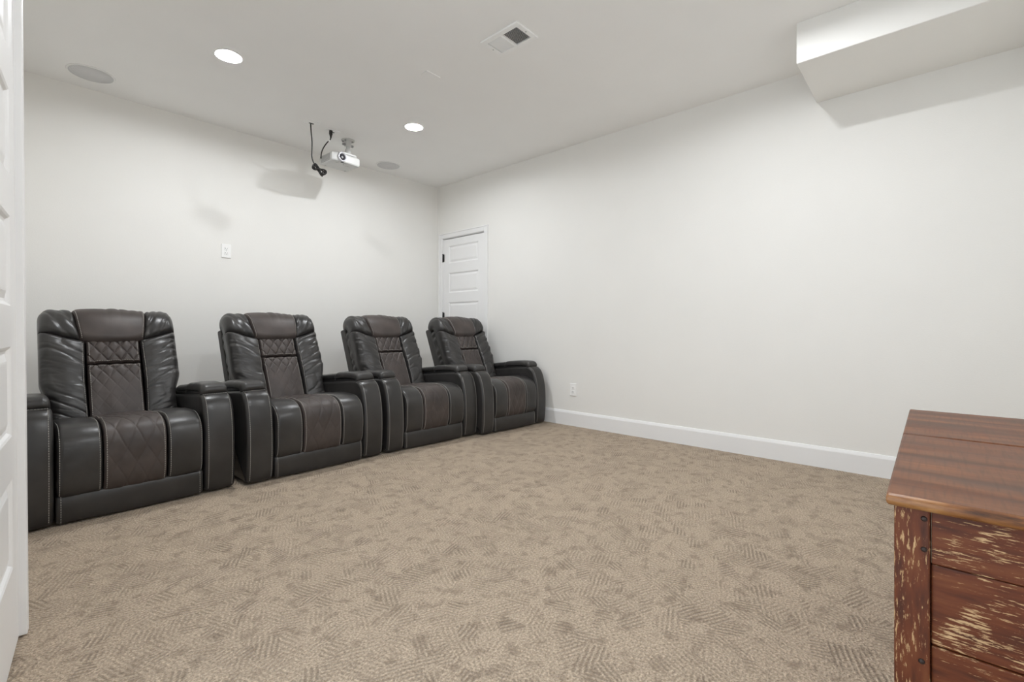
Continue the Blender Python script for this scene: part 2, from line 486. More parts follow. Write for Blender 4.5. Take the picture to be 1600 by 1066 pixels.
# local: +x = toward the room (front normal), +y = along the leaf to its free edge
leaf = bpy.data.objects.new('leaf', None)
struct(d2, 'white panelled door leaf standing open at the left edge', 'door')
bpy.data.objects.remove(leaf)
n_before = set(bpy.data.objects)
door_slab(d2, -0.80, 0.02, 2.03, 0.035, 0.125)
for o in set(bpy.data.objects) - n_before:
    for v in o.data.vertices: v.co.x = -v.co.x
    o.data.flip_normals()
box('astragal', -0.034, 0.018, 0.0, 0.040, -0.004, 2.032, M['trim'], d2, bev=0.002, seg=1)
for z in (0.25, 1.02, 1.80):
    hb = bmesh.new(); add_box(hb, -0.030, 0.002, -0.803, -0.798, z - 0.045, z + 0.045)
    finish(hb, 'hinge', M['black_metal'], d2)

# ------------------------------------------------------------------ ceiling fittings
def recessed_light(x, y, label):
    o = empty('recessed_light', (x, y, ZC))
    tag(o, label, 'ceiling light', 'recessed ceiling lights')
    lathe('trim_ring', [(0.072, 0.001), (0.072, -0.0015), (0.075, -0.0025), (0.084, -0.002), (0.088, 0.0), (0.088, 0.0005)], M['plate'], o, 56, caps=False)
    bm = bmesh.new(); rings = []
    for r_, h_ in ((0.0725, -0.001), (0.066, 0.003), (0.050, 0.007), (0.034, 0.009)):
        rings.append([bm.verts.new((r_ * math.cos(2 * PI * k / 48), r_ * math.sin(2 * PI * k / 48), h_)) for k in range(48)])
    for A, Bq in zip(rings, rings[1:]):
        for k in range(48): bm.faces.new((A[k], A[(k + 1) % 48], Bq[(k + 1) % 48], Bq[k]))
    finish(bm, 'reflector', M['plate'], o, True)
    lathe('housing', [(0.0735, 0.0), (0.0735, 0.045), (0.060, 0.050), (0.001, 0.050)], M['plate'], o, 48, caps=False)
    lathe('lamp', [(0.034, 0.0095), (0.033, 0.0060), (0.022, 0.0042), (0.001, 0.0034)], M['led'], o, 32)
for (x, y), lab in zip(LIGHTS, ('lit round ceiling downlight above the two left recliners', 'lit round ceiling downlight in front of the white projector',
                                'lit round ceiling downlight beside the soffit at the top edge', 'lit round ceiling downlight above the open doorway')):
    recessed_light(x, y, lab)

def speaker(x, y, label):
    o = empty('ceiling_speaker', (x, y, ZC)); tag(o, label, 'speaker', 'in-ceiling speakers')
    lathe('rim', [(0.118, -0.001), (0.119, -0.005), (0.127, -0.005), (0.130, 0.0)], M['plate'], o, 64)
    lathe('grille', [(0.119, -0.001), (0.119, -0.0035), (0.001, -0.0042)], M['grille'], o, 64)
speaker(0.463, 4.335, 'round grey ceiling speaker above the leftmost recliner')
speaker(2.87, 4.375, 'round grey ceiling speaker beside the projector')

# supply register
v = empty('ceiling_vent', (2.108, 1.918, ZC)); tag(v, 'white rectangular air vent with two banks of slats', 'vent')
bm = bmesh.new()
hx, hy, ox, oy = 0.098, 0.150, 0.066, 0.118
def fr(bm, x0, x1, y0, y1, z0, z1): add_box(bm, x0, x1, y0, y1, z0, z1, 0.002, 1)
fr(bm, -hx, -ox, -hy, hy, -0.012, 0); fr(bm, ox, hx, -hy, hy, -0.012, 0); fr(bm, -ox, ox, -hy, -oy, -0.012, 0); fr(bm, -ox, ox, oy, hy, -0.012, 0)
finish(bm, 'frame', M['plate'], v)
box('divider', -ox, ox, -0.008, 0.008, -0.012, 0.0, M['plate'], v)
box('backing', -ox, ox, -oy, oy, -0.0012, -0.0002, M['duct'], v)
for half in (-1, 1):
    for k in range(13):
        y = half * (0.013 + k * 0.0081)
        bm = bmesh.new()
        tl = -half * R(50)
        ca, sa = math.cos(tl), math.sin(tl)
        L = 0.0038
        vs = []
        for x in (-ox, ox):
            for a, t_ in ((-L, -0.0004), (L, -0.0004), (L, 0.0004), (-L, 0.0004)):
                vs.append(bm.verts.new((x, y + a * ca - t_ * sa, -0.0070 + a * sa + t_ * ca)))
        for f_ in ((0, 1, 2, 3), (4, 5, 6, 7), (0, 1, 5, 4), (1, 2, 6, 5), (2, 3, 7, 6), (3, 0, 4, 7)): bm.faces.new([vs[i] for i in f_])
        finish(bm, 'slat', M['plate'], v)
box('damper_bar', 0.018, 0.023, -oy, -0.008, -0.0025, -0.0012, M['slot'], v)
for yy in (-0.134, 0.134):
    lathe('screw', [(0.0045, 0), (0.0045, -0.0015), (0.002, -0.0025)], M['screw'], v, 14, loc=(0, yy, -0.012))
box('damper_lever', -0.03, -0.012, 0.122, 0.127, -0.018, -0.011, M['plate'], v)

tag(box('ceiling_cover_plate', 1.985, 2.105, 2.565, 2.635, ZC - 0.006, ZC, M['ceiling'], bev=0.002, seg=1), 'small blank cover plate on the ceiling beside the air vent', 'cover plate')

# ------------------------------------------------------------------ outlets
def outlet(name, loc, rz, label):
    o = empty(name, loc, rz); tag(o, label, 'outlet', 'wall outlets')
    bm = bmesh.new(); add_box(bm, -0.037, 0.037, -0.008, 0, -0.060, 0.060, 0.003, 2); finish(bm, 'cover_plate', M['plate'], o)
    for s in (-1, 1):
        bm = bmesh.new(); add_box(bm, -0.0165, 0.0165, -0.0105, -0.006, s * 0.0195 - 0.014, s * 0.0195 + 0.014, 0.004, 2)
        rc = finish(bm, 'receptacle', M['plate'], o)
        for x, w_, h_ in ((-0.0065, 0.0014, 0.0045), (0.0065, 0.0014, 0.0036)):
            box('slot', x - w_, x + w_, -0.0109, -0.0100, s * 0.0195 + 0.002 - h_, s * 0.0195 + 0.002 + h_, M['slot'], rc)
        lathe('ground_hole', [(0.0026, -0.0109), (0.0026, -0.010)], M['slot'], rc, 10, axis='y', loc=(0, 0, s * 0.0195 - 0.008))
    lathe('screw', [(0.003, -0.008), (0.003, -0.0092), (0.001, -0.0096)], M['screw'], o, 12, axis='y')
outlet('wall_outlet', (1.380, YB, 1.617), 0.0, 'white duplex outlet high on the wall behind the recliners')
outlet('wall_outlet', (XR, 2.568, 0.348), R(-90), 'white duplex outlet low on the right wall near the recliners')

# ------------------------------------------------------------------ projector
pj = empty('projector', (2.182, 4.128, 2.455), R(1.5)); tag(pj, 'white video projector hanging from the ceiling, lens facing the room', 'projector')
bm = bmesh.new()
W2, D2, HH = 0.139, 0.112, 0.082
NW = 16
def outline(inset, z):
    pts = []
    for k in range(NW + 1):
        x = -W2 + 2 * W2 * k / NW
        bow = 0.014 * (1 - (x / W2) ** 2)
        pts.append((x, -D2 - bow))
    pts += [(W2, D2), (-W2, D2)]
    out = []
    for x, y in pts:
        out.append(bm.verts.new((x * (1 - inset / W2), y * (1 - inset / D2), z)))
    return out
rs = [outline(0.016, 0.0), outline(0.006, 0.004), outline(0.001, 0.014), outline(0.0, 0.03), outline(0.0, HH - 0.02), outline(0.003, HH - 0.006), outline(0.012, HH)]
for A, Bq in zip(rs, rs[1:]):
    for k in range(len(A)): bm.faces.new((A[k], A[(k + 1) % len(A)], Bq[(k + 1) % len(A)], Bq[k]))
bm.faces.new(rs[0]); bm.faces.new(rs[-1])
body = finish(bm, 'body', M['proj_white'], pj)
LX, LZ = -0.046, 0.046
lathe('lens_ring', [(0.033, -0.006), (0.034, -0.016), (0.039, -0.017), (0.042, -0.010), (0.043, 0.012)], M['lens_ring'], pj, 40, axis='y', loc=(LX, -D2 - 0.010, LZ))
ln = lathe('lens', [(0.034, -0.006), (0.027, -0.010), (0.014, -0.0125), (0.001, -0.0135)], M['lens'], pj, 40, axis='y', loc=(LX, -D2 - 0.0085, LZ))
lathe('lens_highlight', [(0.011, -0.0125), (0.010, -0.0140), (0.004, -0.0150), (0.001, -0.0153)], M['proj_grey'], ln, 24, axis='y', loc=(-0.004, 0.0, -0.004))  # lighter grey disc that paints the highlight into the dark lens
box('zoom_slider', LX - 0.030, LX - 0.008, -D2 - 0.004, -D2 + 0.010, HH - 0.002, HH + 0.005, M['proj_grey'], pj, bev=0.002)
box('infrared_window', -0.052, -0.022, -D2 - 0.006, -D2 + 0.010, -0.0012, 0.004, M['slot'], pj, bev=0.003)
box('bottom_label', -0.085, -0.055, -0.085, -0.078, -0.0012, 0.001, M['proj_grey'], pj)
box('bottom_hatch', 0.010, 0.070, -0.055, -0.052, -0.0008, 0.001, M['proj_grey'], pj)
vg = box('vent_grille', -W2 - 0.0015, -W2 + 0.004, -0.075, 0.085, 0.022, 0.070, M['proj_grey'], pj, bev=0.001, seg=1)
for k in range(9):
    box('vent_slat', -W2 - 0.003, -W2, -0.072, 0.082, 0.0245 + k * 0.005, 0.0265 + k * 0.005, M['proj_white'], vg)
box('side_seam', -W2 - 0.001, -W2 + 0.004, -0.085, 0.09, 0.012, 0.0145, M['proj_grey'], pj)
for fx, fy in ((-0.10, 0.08), (0.10, 0.08), (0.0, -0.08)):
    lathe('foot', [(0.009, -0.006), (0.010, -0.004), (0.010, 0.002)], M['proj_white'], pj, 16, loc=(fx, fy, 0.0))

mt = empty('projector_mount', (2.235, 4.075, ZC)); tag(mt, 'white ceiling mount bracket carrying the projector', 'projector mount')
lathe('ceiling_plate', [(0.062, 0), (0.062, -0.004), (0.055, -0.007), (0.02, -0.008)], M['proj_white'], mt, 40)
zt = 2.537 - ZC
for sx, sy in ((-0.036, -0.02), (0.036, -0.02), (-0.036, 0.026), (0.036, 0.026)):
    lathe('plate_bolt', [(0.009, -0.007), (0.009, -0.016), (0.004, -0.017)], M['proj_grey'], mt, 12, loc=(sx, sy, 0))
box('upper_bracket', -0.026, 0.026, -0.020, 0.020, -0.060, -0.006, M['proj_white'], mt, bev=0.004)
lathe('pivot_bolt', [(0.011, -0.052), (0.011, 0.052)], M['proj_grey'], mt, 16, axis='x', loc=(0, 0, -0.046))
lathe('column', [(0.017, -0.055), (0.017, -0.082), (0.023, -0.088), (0.029, -0.115), (0.033, -0.135), (0.031, -0.142)], M['proj_white'], mt, 28)
box('tilt_plate', -0.062, 0.060, -0.045, 0.050, zt + 0.008, zt + 0.026, M['proj_white'], mt, bev=0.004)
for a in (35, 145, 215, 325):
    bm = bmesh.new(); add_box(bm, 0.02, 0.085, -0.008, 0.008, zt + 0.001, zt + 0.011, 0.002, 1)
    o = finish(bm, 'support_arm', M['proj_white'], mt); o.rotation_euler = (0, 0, R(a))

# cords and the ceiling plates they come from
def cord_plate(x, y, label):
    o = empty('ceiling_cord_plate', (x, y, ZC)); tag(o, label, 'cover plate')
    box('plate', -0.060, 0.060, -0.038, 0.038, -0.007, 0, M['plate'], o, bev=0.002, seg=1)
    box('bushing', -0.026, 0.026, -0.016, 0.016, -0.012, -0.006, M['plate'], o, bev=0.003)
    box('opening', -0.020, 0.020, -0.010, 0.010, -0.0126, -0.011, M['slot'], o)
cord_plate(1.828, 3.945, 'white ceiling plate that the coiled black cord hangs from')
cord_plate(2.035, 3.985, 'white ceiling plate that the short projector cord plugs into')

pts = [(1.824, 3.95, 2.692), (1.829, 3.952, 2.62), (1.838, 3.955, 2.54), (1.839, 3.958, 2.47), (1.838, 3.96, 2.42), (1.850, 3.962, 2.375), (1.872, 3.965, 2.345), (1.890, 3.968, 2.325)]
cord = tube('hanging_cord', pts, 0.0052, M['cord']); tag(cord, 'black cord dangling from the ceiling plate, tied in a coil', 'cord')
# figure-eight bundle, tied in the middle
pts = []
random.seed(3)
for k in range(7 * 12 + 1):
    a = 2 * PI * k / 12.0
    turn = k // 12
    A = 0.052 + 0.010 * math.sin(turn * 2.1)
    s, c = math.sin(a), math.cos(a)
    x = A * c; z = (0.030 + 0.006 * math.cos(turn * 1.7)) * s * c * 1.5 + 0.004 * math.sin(turn * 2.6)
    pts.append((x, 0.014 * math.sin(a * 0.5 + turn) + 0.003 * turn - 0.01, z))
coil = tube('coil', pts, 0.0046, M['cord'], None, 7, 3)
coil.parent = cord; coil.location = (1.905, 3.968, 2.318); coil.rotation_euler = (0, R(26), 0)
tie = lathe('tie', [(0.016, -0.008), (0.018, -0.004), (0.018, 0.004), (0.016, 0.008)], M['cord'], cord, 16, axis='x', loc=(1.905, 3.968, 2.318))
tie.rotation_euler = (0, R(26), 0)

pc = empty('power_cord', (2.012, 3.966, ZC)); tag(pc, 'short black power cord from ceiling plate into the projector', 'cord')
lathe('plug', [(0.013, -0.010), (0.015, -0.014), (0.015, -0.040), (0.010, -0.055), (0.006, -0.075)], M['cord'], pc, 20)
tube('cable', [(0, 0, -0.07), (-0.003, 0, -0.085), (-0.008, 0.015, -0.096), (-0.014, 0.05, -0.112), (-0.014, 0.11, -0.138), (-0.004, 0.165, -0.162), (0.008, 0.20, -0.182), (0.014, 0.215, -0.200)], 0.0052, M['cord'], pc)
lathe('ferrite_sleeve', [(0.004, 0.010), (0.0085, 0.009), (0.0085, -0.009), (0.004, -0.010)], M['plate'], pc, 16, loc=(-0.008, 0.012, -0.094))

# ------------------------------------------------------------------ wooden chest
CZ = 0.65
cx0, cx1, cy1 = 1.041, 2.183, 0.060
cy0 = -0.425
ch = empty('wooden_chest', ((cx0 + cx1) / 2, (cy0 + cy1) / 2, 0)); tag(ch, 'old wooden chest in worn red-brown paint with two-part plank top', 'chest')
OXc, OYc = ch.location.x, ch.location.y
def cb(name, x0, x1, y0, y1, z0, z1, mat, bev=0.002, parent=ch):
    bm = bmesh.new(); add_box(bm, x0 - OXc, x1 - OXc, y0 - OYc, y1 - OYc, z0, z1, bev, 2)
    return finish(bm, name, mat, parent)
bx0, bx1, by0, by1 = cx0 + 0.020, cx1 - 0.015, cy0 + 0.005, cy1 - 0.010
pw = 0.0475
TOPZ = CZ - 0.022
for xx in (bx0, bx1 - 0.03):
    for yy in (by0, by1 - pw):
        p = cb('post', xx, xx + 0.03, yy, yy + pw, 0.0, TOPZ, M['paint_v'], 0.003)
        for zz, dy in ((0.612, 0.008), (0.560, 0.008), (0.368, 0.011), (0.09, 0.010)):
            xf, sg = (xx, -1) if xx < 1.5 else (xx + 0.03, 1)
            yn = (yy + dy) if yy > -0.2 else yy + pw - dy
            lathe('nail', [(0.0045, sg * 0.0), (0.0042, sg * 0.0016), (0.0025, sg * 0.0028), (0.0004, sg * 0.0031)], M['nail'], p, 14, axis='x', loc=(xf - OXc, yn - OYc, zz))
for xx in (bx0 + 0.004, bx1 - 0.026):          # end rails and panel boards
    cb('end_rail', xx, xx + 0.022, by0 + pw, by1 - pw - 0.0015, 0.537, TOPZ, M['paint_h'])
    for a, b_ in ((0.398, 0.535), (0.250, 0.396), (0.105, 0.248)):
        cb('end_board', xx + 0.005, xx + 0.020, by0 + pw, by1 - pw - 0.001, a, b_, M['paint_h'], 0.003)
    cb('end_rail', xx, xx + 0.022, by0 + pw, by1 - pw - 0.0015, 0.02, 0.103, M['paint_h'])
for yy in (by0 + 0.003, by1 - 0.023):          # long sides
    for a, b_ in ((0.02, 0.16), (0.162, 0.32), (0.322, 0.48), (0.482, TOPZ)):
        cb('side_board', bx0 + 0.03, bx1 - 0.03, yy, yy + 0.02, a, b_, M['paint_h'])
cb('bottom_board', bx0 + 0.03, bx1 - 0.03, by0 + 0.023, by1 - 0.023, 0.03, 0.05, M['paint_h'])
SEAM = 1.664
def lid(x0, x1, roundfront):
    prof = []
    z0, z1 = TOPZ, CZ
    if roundfront:
        rr = (z1 - z0) / 2
        for k in range(9):
            a = PI / 2 + PI * k / 8
            prof.append((x0 + rr + rr * math.cos(a), (z0 + z1) / 2 + rr * math.sin(a)))
        prof += [(x1, z0), (x1, z1 - 0.002), (x1 - 0.002, z1)]
    else:
        prof = [(x0, z1 - 0.003), (x0, z0), (x1 - 0.006, z0), (x1, z0 + 0.006), (x1, z1 - 0.006), (x1 - 0.006, z1), (x0 + 0.004, z1)]
    bm = bmesh.new(); rings = []
    for y, ins in ((cy0, 0.0), (cy1 - 0.004, 0.0), (cy1 - 0.001, 0.002), (cy1, 0.005)):
        ring = []
        for x, z in prof:
            zc = (z0 + z1) / 2
            ring.append(bm.verts.new((x - OXc, y - OYc, zc + (z - zc) * (1 - ins / 0.011))))
        rings.append(ring)
    k = len(prof)
    for A, Bq in zip(rings, rings[1:]):
        for i in range(k): bm.faces.new((A[i], A[(i + 1) % k], Bq[(i + 1) % k], Bq[i]))
    bm.faces.new(rings[0]); bm.faces.new(rings[-1])
    o = finish(bm, 'lid_plank', M['lid'], ch)
    o.data.materials.append(M['edge'])
    if roundfront:
        for p in o.data.polygons:
            if p.center.x < x0 - OXc + 0.0085: p.material_index = 1
    for p in o.data.polygons:
        p.use_smooth = abs(p.normal.y) < 0.5 and abs(p.normal.z) < 0.99
    return o
lid(cx0, SEAM - 0.008, True)
l2 = lid(SEAM + 0.008, cx1, False)

# ------------------------------------------------------------------ recliners
class Path2:
    """Smooth (y, z) path sampled by arc length."""
    def __init__(self, ctrl):
        self.p = [Vector((p.x, p.y)) for p in catmull([(a, b, 0) for a, b in ctrl], 16)]
        self.s = [0.0]
        for a, b in zip(self.p, self.p[1:]): self.s.append(self.s[-1] + (b - a).length)
        self.L = self.s[-1]
    def at(self, s):
        s = min(max(s, 0.0), self.L - 1e-6)
        lo, hi = 0, len(self.s) - 1
        while hi - lo > 1:
            m = (lo + hi) // 2
            if self.s[m] <= s: lo = m
            else: hi = m
        t = (s - self.s[lo]) / max(1e-9, self.s[hi] - self.s[lo])
        return self.p[lo].lerp(self.p[hi], t)
    def frame(self, s):
        a = self.at(max(0, s - 0.012)); b = self.at(min(self.L - 1e-6, s + 0.012))
        t = (b - a).normalized()
        return self.at(s), Vector((t.y, -t.x))
    def find_z(self, z, front=True):
        # arc length where the descending (front) leg passes height z
        top = max(range(len(self.p)), key=lambda i: self.p[i].y)
        for i in range(top, len(self.p) - 1):
            if self.p[i].y >= z >= self.p[i + 1].y: return self.s[i]
        return self.L

def edge_round(d, r):
    if d >= r: return 1.0
    q = 1 - max(d, 0) / r
    return math.sqrt(max(0.0, 1 - q * q))

class Pad:
    """Upholstered pad: lies on PATH between x boundaries xl(b), xr(b) and arc boundaries s0(x), s1(x)."""
    def __init__(self, path, xl, xr, s0, s1, thick, ra, rb, depth=0.03, crown=0.0, extra=None):
        f = lambda q: q if callable(q) else (lambda _t, q=q: q)
        self.path, self.xl, self.xr, self.s0, self.s1 = path, f(xl), f(xr), f(s0), f(s1)
        self.T, self.D, self.C, self.extra = thick, depth, crown, extra
        # an edge: (radius, fraction of the thickness kept at the seam); one number = rounded right down
        g = lambda q: [(q, 0.0), (q, 0.0)] if isinstance(q, (int, float)) else list(q)
        self.ea, self.eb = g(ra), g(rb)
    def S(self, a, b, off=None, lift=0.0):
        x0, x1 = self.xl(b), self.xr(b)
        x = x0 + (x1 - x0) * a
        s0, s1 = self.s0(x), self.s1(x)
        s = s0 + (s1 - s0) * b
        p, n = self.path.frame(s)
        if off is None:
            w, l = abs(x1 - x0), abs(s1 - s0)
            e = 1.0
            for d, (r, fl) in ((a * w, self.ea[0]), ((1 - a) * w, self.ea[1]), (b * l, self.eb[0]), ((1 - b) * l, self.eb[1])):
                e *= fl + (1 - fl) * edge_round(d, r)
            h = self.T * e + self.C * (1 - (2 * a - 1) ** 2) * (1 - (2 * b - 1) ** 4)
            if self.extra: h += self.extra(x, s, a, b) * min(1.0, e * 1.2)
            h += lift
        else: h = off
        return Vector((x, p.x + n.x * h, p.y + n.y * h))
    def params(self, n, frac):
        # denser near the two edges
        out = []
        for k in range(n + 1):
            t = k / n
            c = 0.5 - 0.5 * math.cos(PI * t)
            out.append(c * frac + t * (1 - frac))
        return out
    def build(self, name, mat, parent, na, nb, fr=0.75):
        bm = bmesh.new()
        A, Bp = self.params(na, fr), self.params(nb, fr)
        G = [[bm.verts.new(self.S(a, b)) for a in A] for b in Bp]
        Kb = [[bm.verts.new(self.S(a, b, off=-self.D)) for a in (A[0], A[len(A) // 2], A[-1])] for b in Bp]
        for i in range(nb):
            for j in range(na): bm.faces.new((G[i][j], G[i][j + 1], G[i + 1][j + 1], G[i + 1][j]))
            for j in range(2): bm.faces.new((Kb[i][j], Kb[i + 1][j], Kb[i + 1][j + 1], Kb[i][j + 1]))
            bm.faces.new((G[i][0], G[i + 1][0], Kb[i + 1][0], Kb[i][0]))
            bm.faces.new((G[i][-1], Kb[i][-1], Kb[i + 1][-1], G[i + 1][-1]))
        bm.faces.new(list(G[0]) + [Kb[0][2], Kb[0][1], Kb[0][0]])
        bm.faces.new(list(G[-1]) + [Kb[-1][2], Kb[-1][1], Kb[-1][0]])
        return finish(bm, name, mat, parent, True)

def stitches(curves, parent, dash=0.0075, pitch=0.0115, w=0.0013, h=0.0009):
    """curves: lists of (point, normal); short thread dashes along them, one mesh for the pad's stitching."""
    bm = bmesh.new()
    for cv in curves:
        acc, nxt = 0.0, 0.0
        seg = None
        for (p, n), (p2, n2) in zip(cv, cv[1:]):
            ln_ = (p2 - p).length
            while nxt <= acc + ln_ and ln_ > 1e-7:
                t = (nxt - acc) / ln_
                q = p.lerp(p2, t); d = (p2 - p).normalized(); nn = n.lerp(n2, t).normalized()
                side = d.cross(nn).normalized()
                vs = []
                for e in (0, dash):
                    for sx, hz in ((-w, -h), (w, -h), (w * 0.5, h), (-w * 0.5, h)):
                        vs.append(bm.verts.new(q + d * e + side * sx + nn * hz))
                for f_ in ((0, 1, 2, 3), (4, 5, 6, 7), (0, 1, 5, 4), (1, 2, 6, 5), (2, 3, 7, 6), (3, 0, 4, 7)):
                    bm.faces.new([vs[i] for i in f_])
                nxt += pitch
            acc += ln_
    if not bm.verts:
        bm.free(); return None
    o = finish(bm, 'stitching', M['thread'], parent); o['kind'] = 'stuff'
    return o

def pad_curve(pad, ab, n=70, lift=0.0006):
    out = []
    for k in range(n + 1):
        a, b = ab(k / n)
        p = pad.S(a, b, lift=lift)
        e = 1e-3
        da = pad.S(min(1, a + e), b) - pad.S(max(0, a - e), b); db = pad.S(a, min(1, b + e)) - pad.S(a, max(0, b - e))
        nr = da.cross(db)
        nr = nr.normalized() if nr.length > 1e-12 else Vector((0, -1, 0))
        _, n2 = pad.path.frame(pad.s0(p.x) + (pad.s1(p.x) - pad.s0(p.x)) * b)
        if nr.dot(Vector((0, n2.x, n2.y))) < 0: nr = -nr
        out.append((p, nr))
    return out

def wrinkle(fx, fs, amp, seed, ridge=True):
    def f(x, s, a, b):
        q = noise.noise(Vector((x * fx + seed, s * fs, seed * 1.7)))
        q2 = noise.noise(Vector((x * fx * 2.1 + seed, s * fs * 2.0, seed * 0.7 + 5)))
        r_ = -(1 - abs(q)) ** 5 if ridge else q
        return amp * (0.7 * r_ + 0.35 * q2)
    return f

def quilt(px, ps, amp, x_off=0.0, s_off=0.0, fade=None):
    def f(x, s, a, b):
        u = (x - x_off) / px + (s - s_off) / ps; v_ = (x - x_off) / px - (s - s_off) / ps
        puff = (abs(math.sin(PI * u)) * abs(math.sin(PI * v_))) ** 0.5
        c = 1.0 / math.hypot(1 / px, 1 / ps)
        g = max(math.exp(-((abs(q - round(q)) * c) / 0.0032) ** 2) for q in (u, v_))
        k = fade(b) if fade else 1.0
        return amp * (puff - 0.8 - 0.55 * g) * k + 0.0025 * noise.noise(Vector((x * 22, s * 22, 2)))
    return f

def rounded_extrude(name, prof, x0, x1, r, mat, parent, steps=5, ridge=None):
    """Closed (y, z) profile extruded in x with rounded side edges."""
    n = len(prof); P = [Vector(p) for p in prof]
    area = sum(P[i].x * P[(i + 1) % n].y - P[(i + 1) % n].x * P[i].y for i in range(n))
    sg = 1 if area > 0 else -1
    nr = []
    for i in range(n):
        t = (P[(i + 1) % n] - P[i - 1]).normalized(); nr.append(Vector((t.y, -t.x)) * sg)
    lay = []
    for k in range(steps + 1):
        a = PI / 2 * k / steps; lay.append((x0 + r * (1 - math.sin(a)), r * (1 - math.cos(a)) ))
    lay = [(x0 + r * (1 - math.cos(PI / 2 * k / steps)), r * (1 - math.sin(PI / 2 * k / steps))) for k in range(steps + 1)]
    mids = [(x0 + (x1 - x0) * t, 0.0) for t in (0.3, 0.5, 0.7)]
    lay = lay + mids + [(x1 - (x - x0), i) for x, i in reversed(lay)]
    bm = bmesh.new(); rings = []
    for x, ins in lay:
        bulge = 0.0
        tt = (x - x0) / (x1 - x0)
        bulge = 0.006 * (1 - (2 * tt - 1) ** 2)
        rings.append([bm.verts.new((x, P[i].x - nr[i].x * (ins - bulge), P[i].y - nr[i].y * (ins - bulge))) for i in range(n)])
    for A, Bq in zip(rings, rings[1:]):
        for i in range(n): bm.faces.new((A[i], A[(i + 1) % n], Bq[(i + 1) % n], Bq[i]))
    bm.faces.new(rings[0]); bm.faces.new(rings[-1])
    return finish(bm, name, mat, parent, True), P, nr

def smooth_profile(ctrl, n=6):
    pts = catmull([(a, b, 0) for a, b in ctrl], n)
    return [(p.x, p.y) for p in pts]

